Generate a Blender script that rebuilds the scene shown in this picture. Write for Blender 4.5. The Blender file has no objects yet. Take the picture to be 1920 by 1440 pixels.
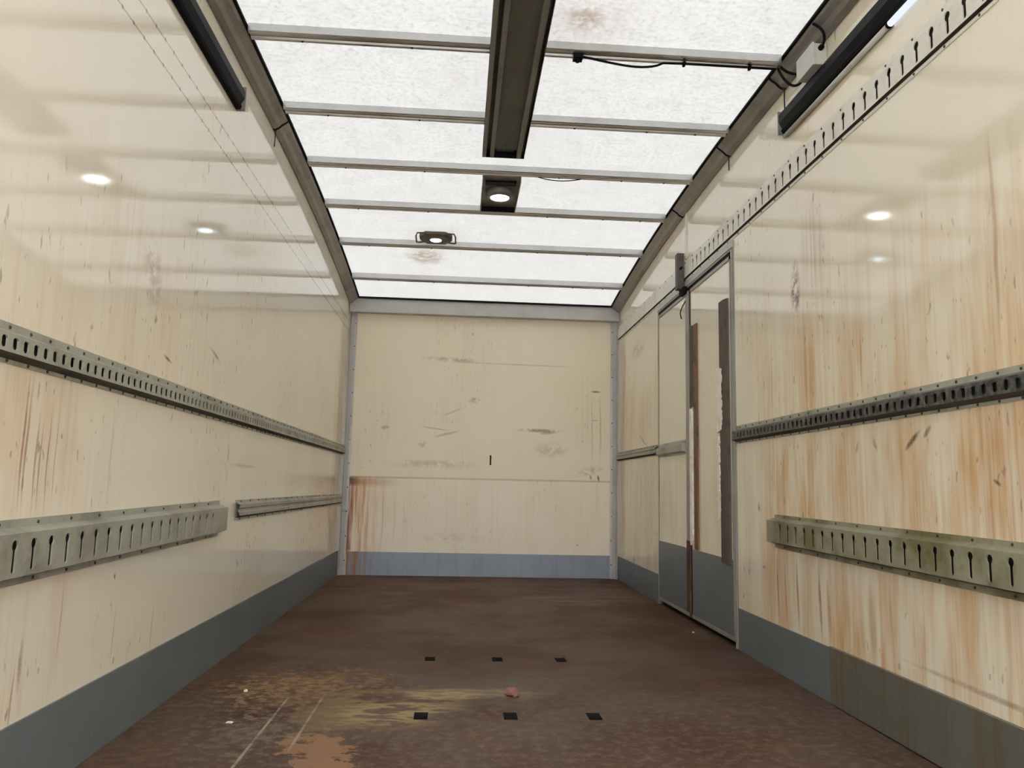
import bpy, bmesh, math, random
from mathutils import Vector, Matrix

random.seed(7)
scene = bpy.context.scene
col = scene.collection

# ------------------------------------------------------------------ camera
YAW, PITCH, ROLL = 0.066, 0.132, 0.0224
CAM = Vector((-0.2042, 0.0, 0.7617))
fwd = Vector((math.sin(YAW) * math.cos(PITCH), math.cos(YAW) * math.cos(PITCH), math.sin(PITCH)))
rt0 = Vector((math.cos(YAW), -math.sin(YAW), 0))
up0 = rt0.cross(fwd)
rt = rt0 * math.cos(ROLL) + up0 * math.sin(ROLL)
up = -rt0 * math.sin(ROLL) + up0 * math.cos(ROLL)
cd = bpy.data.cameras.new('camera')
cd.sensor_fit = 'HORIZONTAL'
cd.sensor_width = 36.0
cd.lens = 1466.59 * 36.0 / 1920.0
cd.clip_start = 0.02
cam = bpy.data.objects.new('camera', cd)
col.objects.link(cam)
m = Matrix((rt, up, -fwd)).transposed().to_4x4()
m.translation = CAM
cam.matrix_world = m
scene.camera = cam

# ------------------------------------------------------------------ world, exposure
world = bpy.data.worlds.new('overcast_sky')
scene.world = world
world.use_nodes = True
bg = world.node_tree.nodes['Background']
bg.inputs[0].default_value = (0.975, 0.985, 1.0, 1)
bg.inputs[1].default_value = 5.0
scene.view_settings.view_transform = 'Standard'
scene.view_settings.look = 'None'
scene.view_settings.gamma = 1.0
scene.view_settings.use_curve_mapping = False
scene.view_settings.exposure = 0.1
try:
    scene.cycles.use_denoising = True
    scene.cycles.max_bounces = 8
    scene.cycles.diffuse_bounces = 5
    scene.cycles.glossy_bounces = 3
    scene.cycles.sample_clamp_indirect = 8.0
    scene.cycles.use_light_tree = False
    scene.cycles.use_adaptive_sampling = True
    scene.cycles.adaptive_threshold = 0.13
    scene.cycles.adaptive_min_samples = 12
except Exception:
    pass

# ------------------------------------------------------------------ dimensions of the box body
W = 1.2            # half width inside
D = 6.865          # front wall
YR = -0.7          # rear opening


def zr(y):
    """height of the roof sheet, which bends down towards the front wall"""
    if y < 3.632:
        return 2.6067
    return 2.6038 - 0.0156 * (y - 4) - 0.0212 * (y - 4) ** 2


# ------------------------------------------------------------------ node helpers
def lin(r, g, b):
    f = lambda c: (c / 255 / 12.92) if c / 255 <= 0.04045 else ((c / 255 + 0.055) / 1.055) ** 2.4
    return (f(r), f(g), f(b), 1.0)


class V:
    def __init__(s, g, k):
        s.g, s.k = g, k

    def __add__(s, o): return s.g.m('ADD', s, o)
    __radd__ = __add__
    def __sub__(s, o): return s.g.m('SUBTRACT', s, o)
    def __rsub__(s, o): return s.g.m('SUBTRACT', o, s)
    def __mul__(s, o): return s.g.m('MULTIPLY', s, o)
    __rmul__ = __mul__
    def __truediv__(s, o): return s.g.m('DIVIDE', s, o)


class G:
    def __init__(s, name):
        s.mat = bpy.data.materials.new(name)
        s.mat.use_nodes = True
        s.nt = s.mat.node_tree
        s.nt.nodes.clear()
        s.out = s.nt.nodes.new('ShaderNodeOutputMaterial')
        tc = s.nt.nodes.new('ShaderNodeTexCoord')
        s.obj = V(s, tc.outputs['Object'])
        sp = s.nt.nodes.new('ShaderNodeSeparateXYZ')
        s.nt.links.new(tc.outputs['Object'], sp.inputs[0])
        s.x, s.y, s.z = (V(s, sp.outputs[i]) for i in range(3))

    def put(s, sock, v):
        if isinstance(v, V):
            s.nt.links.new(v.k, sock)
        else:
            sock.default_value = v

    def m(s, op, a, b=0.0, clamp=False):
        n = s.nt.nodes.new('ShaderNodeMath')
        n.operation = op
        n.use_clamp = clamp
        s.put(n.inputs[0], a)
        s.put(n.inputs[1], b)
        return V(s, n.outputs[0])

    def mn(s, a, b): return s.m('MINIMUM', a, b)
    def mx(s, a, b): return s.m('MAXIMUM', a, b)
    def ab(s, a): return s.m('ABSOLUTE', a)
    def sat(s, a): return s.m('ADD', a, 0.0, True)

    def vec(s, x, y, z):
        n = s.nt.nodes.new('ShaderNodeCombineXYZ')
        for i, v in enumerate((x, y, z)):
            s.put(n.inputs[i], v)
        return V(s, n.outputs[0])

    def noise(s, vec, scale=1.0, detail=3.0, rough=0.55, dim='3D'):
        n = s.nt.nodes.new('ShaderNodeTexNoise')
        n.noise_dimensions = dim
        s.put(n.inputs['Vector'], vec)
        n.inputs['Scale'].default_value = scale
        n.inputs['Detail'].default_value = detail
        n.inputs['Roughness'].default_value = rough
        return V(s, n.outputs['Fac'])

    def step(s, x, a, b):
        n = s.nt.nodes.new('ShaderNodeMapRange')
        n.interpolation_type = 'SMOOTHSTEP'
        s.put(n.inputs[0], x)
        n.inputs[1].default_value = a
        n.inputs[2].default_value = b
        return V(s, n.outputs[0])

    def band(s, x, a, b, soft):
        return s.step(x, a - soft, a + soft) * (1.0 - s.step(x, b - soft, b + soft))

    def mix(s, f, a, b):
        n = s.nt.nodes.new('ShaderNodeMix')
        n.data_type = 'RGBA'
        s.put(n.inputs[0], f)
        s.put(n.inputs[6], a)
        s.put(n.inputs[7], b)
        return V(s, n.outputs[2])

    def dist(s, p, u0, v0, ru, rv, ang=0.0):
        """distance from a tilted ellipse's middle, 1 on its rim"""
        n = s.nt.nodes.new('ShaderNodeMapping')
        n.vector_type = 'TEXTURE'
        s.put(n.inputs[0], p)
        n.inputs[1].default_value = (u0, v0, 0)
        n.inputs[2].default_value = (0, 0, ang)
        n.inputs[3].default_value = (ru, rv, 1)
        l = s.nt.nodes.new('ShaderNodeVectorMath')
        l.operation = 'LENGTH'
        s.nt.links.new(n.outputs[0], l.inputs[0])
        return V(s, l.outputs['Value'])

    def blob(s, p, u0, v0, ru, rv, ang=0.0, k=1.0):
        n = s.nt.nodes.new('ShaderNodeMapRange')
        n.interpolation_type = 'SMOOTHSTEP'
        s.put(n.inputs[0], s.dist(p, u0, v0, ru, rv, ang))
        n.inputs[1].default_value = 0.25
        n.inputs[2].default_value = 1.0
        n.inputs[3].default_value = k
        n.inputs[4].default_value = 0.0
        return V(s, n.outputs[0])

    def patch(s, p, rag, u0, v0, ru, rv, ang=0.0, amp=1.6, soft=0.25):
        """ragged-edged patch"""
        f = (1.0 - s.dist(p, u0, v0, ru, rv, ang)) + ((rag - 0.5) * amp)
        return s.step(f, 0.1, 0.1 + soft)

    def bump(s, h, strength, dist):
        n = s.nt.nodes.new('ShaderNodeBump')
        n.inputs['Strength'].default_value = strength
        n.inputs['Distance'].default_value = dist
        s.put(n.inputs['Height'], h)
        return V(s, n.outputs[0])

    def bsdf(s, color, rough=0.5, metal=0.0, normal=None, ior=1.5, spec=None):
        n = s.nt.nodes.new('ShaderNodeBsdfPrincipled')
        s.put(n.inputs['Base Color'], color)
        s.put(n.inputs['Roughness'], rough)
        s.put(n.inputs['Metallic'], metal)
        n.inputs['IOR'].default_value = ior
        if spec is not None:
            n.inputs['Specular IOR Level'].default_value = spec
        if normal is not None:
            s.put(n.inputs['Normal'], normal)
        s.nt.links.new(n.outputs[0], s.out.inputs[0])
        return s.mat


MATS = {}


def simple(name, c, rough=0.5, metal=0.0, dirt=None, scale=9.0, amount=0.6, thr=(0.45, 0.75), spec=None):
    g = G(name)
    n = g.noise(g.obj, scale, 4, 0.6)
    f = g.noise(g.obj, scale * 7, 2)
    k = (g.step(n, *thr) * amount) + (g.step(f, 0.5, 0.8) * (amount * 0.4))
    d = dirt or tuple(x * 0.6 for x in c[:3]) + (1,)
    MATS[name] = g.bsdf(g.mix(g.sat(k), c, d), rough, metal, spec=spec)
    return MATS[name]


def emit(name, c, strength):
    mt = bpy.data.materials.new(name)
    mt.use_nodes = True
    nt = mt.node_tree
    nt.nodes.clear()
    o = nt.nodes.new('ShaderNodeOutputMaterial')
    e = nt.nodes.new('ShaderNodeEmission')
    e.inputs[0].default_value = c
    e.inputs[1].default_value = strength
    nt.links.new(e.outputs[0], o.inputs[0])
    mt.cycles.emission_sampling = 'NONE'
    MATS[name] = mt
    return mt


CREAM = lin(241, 233, 211)
BASE2 = lin(233, 218, 188)
TAN = lin(212, 172, 124)
RUST = lin(150, 84, 30)
DARK = lin(70, 56, 40)


def wall_material(name, u_axis, streak_fn=None, blobs=(), drips=(), extra=None, base=CREAM, scr=1.0, spread=0.35, gloss=0.07):
    g = G(name)
    u = g.y if u_axis == 'y' else g.x
    v = g.z
    p = g.vec(u, v, 0.0)
    big = g.noise(p, 1.3, 2, 0.5, '2D')
    c = g.mix(g.step(big, 0.35, 0.75) * spread, base, BASE2)
    # vertical running marks
    st = g.noise(g.vec(u * 38.0, (v * 1.1) + 3.0, 0.0), 1.0, 3, 0.65, '2D')
    c = g.mix(g.step(st, 0.5, 0.8) * g.step(big, 0.3, 0.7) * (spread * 0.6), c, lin(205, 184, 150))
    rough = gloss
    if streak_fn is not None:
        dens = streak_fn(g, u, v) * (0.55 + (g.step(big, 0.3, 0.7) * 0.7))
        fine = g.noise(g.vec(u * 110.0, (v * 3.0) + 7.0, 0.0), 1.0, 2, 0.6, '2D')
        wide = g.noise(g.vec(u * 7.0, (v * 1.3) + 21.0, 0.0), 1.0, 3, 0.65, '2D')
        s0 = g.step(wide, 0.3, 0.75) * dens
        c = g.mix(g.sat(s0 * 0.75), c, lin(224, 190, 144))
        s1 = g.step((st * 0.45) + (fine * 0.25) + (wide * 0.5), 0.48, 0.84) * dens
        c = g.mix(g.sat(s1 * 0.55), c, TAN)
        s2 = g.step((fine * 0.55) + (wide * 0.5), 0.58, 0.82) * dens
        c = g.mix(g.sat(s2 * 0.32), c, lin(184, 138, 90))
        rough = rough + (s1 * 0.12)
    # short scratches and scuffs
    sc = g.noise(g.vec(u * 40.0, (v * 14.0) + 31.0, 0.0), 1.0, 2, 0.5, '2D')
    c = g.mix(g.sat(g.step(sc, 0.69, 0.76) * g.step(big, 0.42, 0.6) * (0.5 * scr)), c, lin(120, 102, 80))
    ragged = g.noise(g.vec(u * 15.0, (v * 17.0) + 51.0, 0.0), 1.0, 4, 0.7, '2D')
    rg = g.step(ragged, 0.36, 0.6)
    rgs = 0.55 + (rg * 0.45)
    rgv = 0.25 + (g.step(st, 0.35, 0.65) * 0.75)
    for (u0, v0, ru, rv, ang, k, cc) in blobs:
        gr = rgv if (ru > 0.08 and rv > 0.2) else (rgs if min(ru, rv) < 0.02 else rg)
        c = g.mix(g.blob(p, u0, v0, ru, rv, ang, k) * gr, c, cc)
    if drips:
        wob = (g.noise(g.vec(v * 3.0, 61.0, 0.0), 1.0, 1, 0.5, '2D') - 0.5) * 0.03
        pw = g.vec(u + wob, v, 0.0)
        for (u0, vt, vb, w, k, cc) in drips:
            c = g.mix(g.blob(pw, u0, (vt + vb) / 2, w, (vt - vb) * 0.62, 0.0, k) * (0.45 + (ragged * 0.8)), c, cc)
    if extra is not None:
        c = extra(g, u, v, c, ragged)
    MATS[name] = g.bsdf(c, rough, 0.0, g.bump(big, 0.05, 0.01), ior=1.75)
    return MATS[name]


# left wall -----------------------------------------------------------------
def left_streaks(g, u, v):
    a = g.band(u, 1.4, 2.2, 0.25) * g.band(v, 0.2, 1.0, 0.05) * 0.4
    b = g.band(u, 2.0, 2.75, 0.2) * g.band(v, 1.05, 1.6, 0.15) * 0.25
    c = g.band(u, 6.35, 6.9, 0.15) * g.band(v, 0.2, 2.2, 0.2) * 0.5
    return g.mx(g.mx(a, b), c) + 0.03


def left_extra(g, u, v, c, ragged):
    # two rows left by a rail that was taken off
    for z0 in (2.098, 2.186):
        n = g.noise(g.vec(u * 18.0, 2.0, z0), 1.0, 2)
        ln = (1.0 - g.step(g.ab(v - z0 + ((n - 0.5) * 0.006)), 0.0012, 0.0045)) * (0.25 + n)
        fr = g.m('FRACT', u / 0.078)
        dot = (1.0 - g.step(g.ab(fr - 0.5), 0.05, 0.1)) * (1.0 - g.step(g.ab(v - z0), 0.004, 0.008))
        c = g.mix(g.sat(ln * 0.75), c, lin(120, 100, 78))
        c = g.mix(g.sat(dot * 0.6), c, lin(80, 66, 52))
    return c


wall_material('wall_cream_left', 'y', left_streaks,
              blobs=[(1.73, 0.84, 0.05, 0.14, 0, 1.0, lin(190, 128, 60)),
                     (2.52, 1.42, 0.10, 0.16, 0.5, 0.5, lin(170, 130, 95)),
                     (2.56, 1.28, 0.03, 0.02, 0, 0.8, DARK),
                     (3.2, 1.27, 0.09, 0.012, -0.25, 0.6, DARK),
                     (2.70, 1.17, 0.05, 0.008, -0.2, 0.8, DARK),
                     (3.48, 0.86, 0.02, 0.14, 0.0, 0.4, lin(150, 130, 100)),
                     (3.75, 0.835, 0.3, 0.012, 0, 0.35, lin(150, 130, 100)),
                     (2.425, 0.478, 0.008, 0.014, 0.3, 0.9, lin(190, 80, 70)),
                     (1.95, 0.33, 0.012, 0.08, 0, 0.6, lin(120, 95, 70)),
                     (6.5, 1.0, 0.35, 0.7, 0, 0.25, lin(190, 160, 110))],
              drips=[(1.87, 1.0, 0.69, 0.007, 0.85, lin(160, 104, 70)), (1.885, 0.97, 0.69, 0.007, 0.7, lin(150, 100, 74)),
                     (1.93, 0.92, 0.68, 0.006, 0.7, lin(150, 104, 80)), (1.95, 0.9, 0.68, 0.005, 0.7, lin(150, 104, 80)),
                     (1.985, 0.95, 0.68, 0.005, 0.75, lin(156, 110, 80)), (2.02, 0.93, 0.69, 0.004, 0.6, lin(156, 110, 80)),
                     (2.33, 0.97, 0.7, 0.004, 0.4, lin(140, 120, 90)),
                     (1.93, 0.33, 0.18, 0.006, 0.6, lin(130, 100, 75)), (2.12, 0.5, 0.3, 0.004, 0.5, lin(130, 100, 75)),
                     (2.45, 0.4, 0.22, 0.006, 0.4, lin(150, 120, 80)), (2.75, 0.35, 0.2, 0.008, 0.35, lin(150, 120, 80))],
              extra=left_extra, base=lin(240, 233, 215))


# right wall ----------------------------------------------------------------
def right_streaks(g, u, v):
    near = 1.0 - g.step(u, 3.3, 3.95)
    lo = near * (1.0 - g.step(v, 0.85, 1.15)) * 1.35
    mid = near * (1.0 - g.step(v, 1.2, 1.95)) * 0.62
    far = g.band(u, 5.42, 6.9, 0.1) * (1.0 - g.step(v, 1.3, 1.9)) * 0.45
    strip = g.band(u, 6.55, 6.68, 0.05) * g.band(v, 1.0, 1.95, 0.15) * 0.8
    top = g.band(u, 1.7, 2.1, 0.1) * (1.0 - g.step(v, 1.4, 1.9)) * 0.7
    return g.mx(g.mx(lo, mid), g.mx(g.mx(far, strip), top)) + 0.03


wall_material('wall_cream_right', 'y', right_streaks,
              blobs=[(3.15, 1.62, 0.06, 0.16, 0, 1.0, lin(130, 96, 66)),
                     (3.13, 1.58, 0.02, 0.05, 0, 0.9, lin(110, 66, 44)),
                     (2.98, 1.75, 0.15, 0.28, 0, 0.35, lin(160, 140, 105)),
                     (3.05, 1.25, 0.09, 0.3, 0, 0.55, lin(205, 150, 90)),
                     (2.34, 0.935, 0.062, 0.014, -0.6, 1.0, lin(88, 64, 36)),
                     (2.26, 0.957, 0.034, 0.013, -0.7, 1.0, lin(92, 68, 38)),
                     (2.56, 0.935, 0.014, 0.035, -0.5, 0.6, lin(130, 100, 60)),
                     (2.68, 0.93, 0.012, 0.03, 0.4, 0.5, lin(130, 100, 60)),
                     (1.965, 0.803, 0.022, 0.008, 0.5, 0.95, lin(90, 64, 40)),
                     (3.6, 0.70, 0.02, 0.03, 0, 0.7, lin(130, 110, 80)),
                     (3.55, 0.43, 0.03, 0.008, 0, 0.7, lin(130, 110, 80)),
                     (1.95, 0.75, 0.16, 0.5, 0, 0.55, lin(188, 140, 92)),
                     (2.75, 0.8, 0.3, 0.3, 0, 0.35, lin(205, 160, 110)),
                     (2.05, 0.25, 0.45, 0.012, 0.02, 0.5, lin(120, 90, 60)),
                     (5.9, 1.14, 0.2, 0.015, 0.35, 0.6, lin(120, 105, 80)),
                     (6.1, 1.88, 0.35, 0.10, 0, 0.4, lin(150, 130, 90))],
              drips=[(3.40, 0.5, 0.2, 0.012, 0.8, lin(180, 120, 66)), (3.32, 0.5, 0.2, 0.008, 0.7, lin(176, 110, 70)),
                     (3.20, 0.5, 0.2, 0.014, 0.8, lin(170, 112, 60)), (3.0, 0.5, 0.2, 0.016, 0.85, lin(172, 118, 58)),
                     (2.93, 0.45, 0.2, 0.02, 0.6, lin(180, 130, 76)), (2.62, 0.48, 0.2, 0.03, 0.5, lin(170, 130, 80)),
                     (2.50, 0.5, 0.25, 0.01, 0.5, lin(190, 150, 100)), (1.92, 1.75, 1.15, 0.012, 0.6, lin(170, 120, 60)),
                     (3.42, 1.5, 1.1, 0.004, 0.6, lin(130, 110, 80)), (3.58, 1.16, 1.03, 0.006, 0.6, lin(130, 110, 80)),
                     (2.63, 1.35, 1.1, 0.006, 0.5, lin(150, 110, 66)), (3.02, 1.45, 1.1, 0.03, 0.5, lin(205, 150, 90))])


# front (end) wall ------------------------------------------------------------
def back_streaks(g, u, v):
    lowl = (1.0 - g.step(u, -0.95, -0.6)) * g.band(v, 0.15, 0.82, 0.03) * 0.9
    low = g.band(v, 0.15, 0.82, 0.03) * 0.12
    return g.mx(lowl, low) + 0.05


def back_extra(g, u, v, c, ragged):
    # pale lower sheet and the joint above it
    c = g.mix((1.0 - g.step(v, 0.815, 0.825)) * 0.28, c, lin(246, 238, 224))
    ln = (1.0 - g.step(g.ab(v - (0.83 + (u * 0.003))), 0.003, 0.011)) * (0.25 + ragged)
    c = g.mix(g.sat(ln * 0.55), c, lin(150, 125, 85))
    # rusty corner
    fad = 1.0 - g.step(u, -1.1, -0.78)
    rag2 = g.noise(g.vec(u * 40.0, v * 2.0, 71.0), 1.0, 3, 0.6)
    rz = g.band(v, 0.16, 0.82, 0.015)
    c = g.mix(g.sat(fad * rz * (g.step(rag2, 0.4, 0.66) * 0.8 + 0.12)), c, lin(198, 142, 76))
    top = g.band(v, 0.755, 0.818, 0.025) * (1.0 - g.step(u, -1.05, -0.62)) * (0.3 + ragged * 0.6)
    c = g.mix(g.sat(top), c, lin(188, 128, 40))
    blk = g.band(v, 0.76, 0.825, 0.02) * (1.0 - g.step(u, -1.14, -1.02))
    c = g.mix(g.sat(blk * 1.1), c, lin(66, 30, 12))
    ed = g.band(u, -1.14, -1.095, 0.01) * g.band(v, 0.2, 0.8, 0.02) * (0.3 + g.step(rag2, 0.3, 0.6))
    c = g.mix(g.sat(ed * 0.8), c, lin(140, 74, 30))
    return c


wall_material('wall_cream_back', 'x', back_streaks,
              blobs=[(-0.28, 1.875, 0.34, 0.03, -0.03, 0.6, lin(160, 140, 100)),
                     (0.3, 1.85, 0.8, 0.010, -0.01, 0.4, lin(160, 140, 100)),
                     (-0.08, 1.52, 0.07, 0.035, 0, 0.6, lin(150, 125, 75)),
                     (-0.27, 1.41, 0.13, 0.012, 0.4, 0.45, lin(160, 138, 100)),
                     (-0.32, 1.215, 0.14, 0.016, 0.25, 0.6, lin(140, 118, 84)),
                     (-0.42, 1.262, 0.17, 0.010, -0.12, 0.5, lin(150, 130, 94)),
                     (0.5, 1.268, 0.24, 0.022, 0, 0.75, lin(120, 104, 72)),
                     (0.58, 1.25, 0.10, 0.02, 0.1, 0.7, lin(110, 94, 66)),
                     (0.60, 1.10, 0.2, 0.09, 0, 0.35, lin(150, 128, 84)),
                     (-0.52, 1.12, 0.05, 0.04, 0, 0.5, lin(130, 110, 80)),
                     (-0.85, 1.26, 0.05, 0.025, 0, 0.55, lin(130, 110, 80)),
                     (0.95, 0.92, 0.16, 0.05, 0.2, 0.4, lin(150, 126, 90)),
                     (-0.45, 0.95, 0.5, 0.05, 0, 0.4, lin(170, 140, 96)),
                     (-0.25, 0.33, 0.4, 0.06, 0, 0.3, lin(190, 150, 116)),
                     (1.03, 0.86, 0.012, 0.04, 0.2, 1.0, lin(70, 48, 34)),
                     (0.96, 0.87, 0.012, 0.03, 0.2, 0.8, lin(110, 80, 55)),
                     (1.0, 1.627, 0.055, 0.012, 0, 0.9, lin(90, 70, 50)),
                     (1.0, 1.37, 0.045, 0.010, 0, 0.5, lin(110, 90, 66)),
                     (-0.3, 0.315, 0.03, 0.006, 0, 0.7, lin(110, 90, 66)),
                     (0.85, 0.28, 0.02, 0.015, 0, 0.7, lin(110, 90, 66))],
              drips=[(0.97, 1.63, 0.95, 0.007, 0.5, lin(160, 128, 84)), (1.045, 1.62, 1.0, 0.008, 0.6, lin(160, 128, 84)),
                     (1.02, 0.85, 0.55, 0.02, 0.3, lin(190, 160, 120)), (0.10, 0.9, 0.2, 0.006, 0.3, lin(200, 160, 120)),
                     (0.14, 0.9, 0.2, 0.005, 0.25, lin(200, 160, 120)),
                     (-0.97, 0.8, 0.2, 0.012, 0.6, lin(170, 104, 44)), (-0.84, 0.8, 0.22, 0.008, 0.6, lin(170, 110, 50)),
                     (-0.74, 0.72, 0.25, 0.007, 0.4, lin(180, 130, 76)), (-0.66, 0.72, 0.25, 0.007, 0.35, lin(190, 140, 90))],
              extra=back_extra, scr=0.6, gloss=0.5, base=lin(239, 228, 200))


# door leaf ------------------------------------------------------------------
def door_streaks(g, u, v):
    return g.band(v, 0.4, 1.1, 0.2) * 0.22 + 0.05


wall_material('door_cream', 'y', door_streaks, scr=0.5)


# floor ----------------------------------------------------------------------
def floor_material():
    g = G('worn_brown_plywood')
    x, y = g.x, g.y
    p = g.vec(x, y, 0.0)
    n1 = g.noise(p, 1.5, 4, 0.6)
    n2 = g.noise(g.vec(x * 2.2, y * 7.0, 4.0), 1.0, 4, 0.65)
    n3 = g.noise(p, 26.0, 4, 0.7)
    n4 = g.noise(p, 7.0, 4, 0.65)
    c = g.mix(g.step(n1, 0.35, 0.68), lin(84, 59, 48), lin(96, 80, 70))
    c = g.mix(g.step(n2, 0.5, 0.72) * 0.7, c, lin(107, 71, 49))
    far = g.step(y, 4.6, 6.4)
    c = g.mix(far * g.step(n2, 0.42, 0.62) * 0.8, c, lin(119, 80, 55))
    c = g.mix(g.step(n4, 0.56, 0.74) * 0.55, c, lin(60, 44, 37))
    c = g.mix(g.step(n3, 0.56, 0.72) * 0.45, c, lin(129, 113, 99))
    # dusty grey rough area around the sockets and towards the rear
    near = 1.0 - g.step(y, 2.7, 3.5)
    c = g.mix(near * g.step(n3, 0.45, 0.62) * 0.4, c, lin(136, 118, 106))
    grey = g.blob(p, 0.1, 3.0, 0.75, 0.75) * g.step(n4, 0.3, 0.6) * 0.5
    c = g.mix(g.sat(grey), c, lin(105, 97, 92))
    # dust on the right near the door, light smears
    c = g.mix(g.sat(g.blob(p, 0.65, 5.6, 0.55, 0.45) * g.step(n2, 0.45, 0.62) * 0.55), c, lin(138, 117, 99))
    c = g.mix(g.sat(g.blob(p, -0.1, 6.4, 0.9, 0.3) * g.step(n2, 0.45, 0.62) * 0.5), c, lin(129, 90, 58))
    c = g.mix(g.sat(g.blob(p, -0.85, 4.3, 0.35, 0.6) * g.step(n4, 0.45, 0.62) * 0.4), c, lin(120, 78, 53))
    # sawdust left of the sockets and the trail swept from it
    e = g.noise(p, 11.0, 5, 0.7)
    e2 = g.noise(g.vec(x * 3.2, y * 9.0, 9.0), 1.0, 4, 0.6)
    dust = g.patch(p, (e * 0.55) + (n3 * 0.45), -0.76, 3.12, 0.50, 0.42, 0.0, 4.4, 1.0)
    c = g.mix(g.sat(dust * (0.4 + g.step(n3, 0.4, 0.6) * 0.5)), c, lin(172, 142, 102))
    wet = g.patch(p, e, -0.62, 2.78, 0.15, 0.42, 0.0, 3.0, 0.5)
    c = g.mix(g.sat(wet * 0.65), c, lin(140, 120, 90))
    rid = 1.0 - g.step(g.ab(e2 - 0.5), 0.015, 0.07)
    trail = g.patch(p, e2, -0.22, 3.02, 0.46, 0.12, 0.10, 2.4, 0.6)
    c = g.mix(g.sat(trail * (0.35 + rid * 0.55)), c, lin(176, 158, 114))
    t2 = g.patch(p, e2, -0.40, 2.80, 0.34, 0.26, 0.3, 1.6, 0.6)
    c = g.mix(g.sat(t2 * (0.10 + rid * 0.8)), c, lin(178, 158, 112))
    pat = g.patch(p, e, -0.56, 2.36, 0.09, 0.24, 0.35, 3.8, 0.12)
    c = g.mix(g.sat(pat * 0.9), c, lin(164, 126, 96))
    pal = g.patch(p, n3, -0.80, 2.58, 0.20, 0.34, 0.0, 4.0, 1.2)
    c = g.mix(g.sat(pal * 0.45), c, lin(146, 138, 124))
    red = g.patch(p, e, 0.02, 2.98, 0.06, 0.08, 0.0, 2.0, 0.4)
    c = g.mix(g.sat(red * 0.5), c, lin(130, 102, 88))
    # edge dirt along the left wall and the rear
    edge = (1.0 - g.step(x, -1.15, -0.95)) * g.step(n3, 0.42, 0.6)
    c = g.mix(g.sat(edge * 0.6), c, lin(112, 90, 62))
    # scored board lines
    for (x0, y0, y1, k) in ((-0.785, 2.2, 2.95, 0.8), (-0.665, 2.42, 3.0, 0.65)):
        ln = (1.0 - g.step(g.ab(x - x0), 0.0025, 0.006)) * g.band(y, y0, y1, 0.04) * (0.3 + g.step(e, 0.35, 0.55))
        c = g.mix(g.sat(ln * k), c, lin(177, 165, 141))
    sc = g.noise(g.vec(x * 3.0, y * 60.0, 14.0), 1.0, 2)
    c = g.mix(g.step(sc, 0.68, 0.74) * 0.4, c, lin(146, 122, 99))
    c = g.mix(0.2, c, lin(58, 30, 20))
    h = (n3 * 0.6) + (dust * 0.5) + (trail * 0.3)
    rough = 0.62 + (dust * 0.2) - (g.step(n1, 0.3, 0.6) * 0.12)
    MATS['floor'] = g.bsdf(c, rough, 0.0, g.bump(h, 0.35, 0.006), spec=0.2)


floor_material()


# roof: translucent fibreglass sheet lit by the sky above --------------------
def roof_material():
    g = G('translucent_fibreglass')
    p = g.vec(g.x, g.y, 0.0)
    f1 = g.noise(p, 48.0, 3, 0.75)
    f2 = g.noise(p, 9.0, 3, 0.6)
    f3 = g.noise(p, 2.0, 2, 0.5)
    k = (g.step(f1, 0.44, 0.66) * 0.40) + (g.step(f2, 0.4, 0.75) * 0.16)
    c = g.mix(k, (0.156, 0.157, 0.155, 1), (0.062, 0.059, 0.055, 1))
    c = g.mix(g.step(f3, 0.45, 0.75) * 0.25, c, (0.134, 0.129, 0.122, 1))
    rag = g.noise(p, 20.0, 4, 0.7)
    for (x0, y0, rx, ry, s) in ((0.245, 2.85, 0.10, 0.10, 0.9), (0.2, 2.9, 0.34, 0.3, 0.35),
                                (-0.5, 5.85, 0.2, 0.22, 0.9), (-0.42, 5.45, 0.3, 0.2, 0.3)):
        c = g.mix(g.sat(g.blob(p, x0, y0, rx, ry) * g.step(rag, 0.3, 0.6) * s), c, (0.07, 0.055, 0.042, 1))
    t = g.nt.nodes.new('ShaderNodeBsdfTranslucent')
    g.put(t.inputs[0], c)
    d = g.nt.nodes.new('ShaderNodeBsdfPrincipled')
    d.inputs['Base Color'].default_value = (0.8, 0.79, 0.76, 1)
    d.inputs['Roughness'].default_value = 0.55
    mx = g.nt.nodes.new('ShaderNodeAddShader')
    ds = g.nt.nodes.new('ShaderNodeBsdfDiffuse')
    ds.inputs[0].default_value = (0.42, 0.415, 0.405, 1)
    g.nt.links.new(t.outputs[0], mx.inputs[0])
    g.nt.links.new(ds.outputs[0], mx.inputs[1])
    g.nt.links.new(mx.outputs[0], g.out.inputs[0])
    g.nt.nodes.remove(d)
    MATS['roof'] = g.mat


roof_material()


# painted grey kick boards -----------------------------------------------------
def kick_material(name, c, rust, rusty_from=None):
    g = G(name)
    n = g.noise(g.obj, 3.0, 4, 0.6)
    s = g.noise(g.vec(g.x * 30.0, g.y * 30.0, g.z * 2.0), 1.0, 4, 0.6)
    k = g.noise(g.obj, 40.0, 3, 0.6)
    cc = g.mix(g.step(n, 0.35, 0.7) * 0.5, c, tuple(v * 0.75 for v in c[:3]) + (1,))
    cc = g.mix(g.step(s, 0.56, 0.78) * 0.3, cc, lin(150, 146, 136))
    r = g.step(s, 0.45, 0.7) * rust
    cc = g.mix(g.sat(r), cc, lin(96, 72, 40))
    cc = g.mix(g.step(k, 0.66, 0.72) * 0.35, cc, lin(150, 130, 100))
    if rusty_from:
        cc = g.mix(g.sat((1.0 - g.step(g.x, -1.1, -0.85)) * (0.2 + g.step(s, 0.4, 0.65)) * 0.8), cc, lin(150, 104, 50))
    MATS[name] = g.bsdf(cc, 0.38, 0.0)


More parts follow.
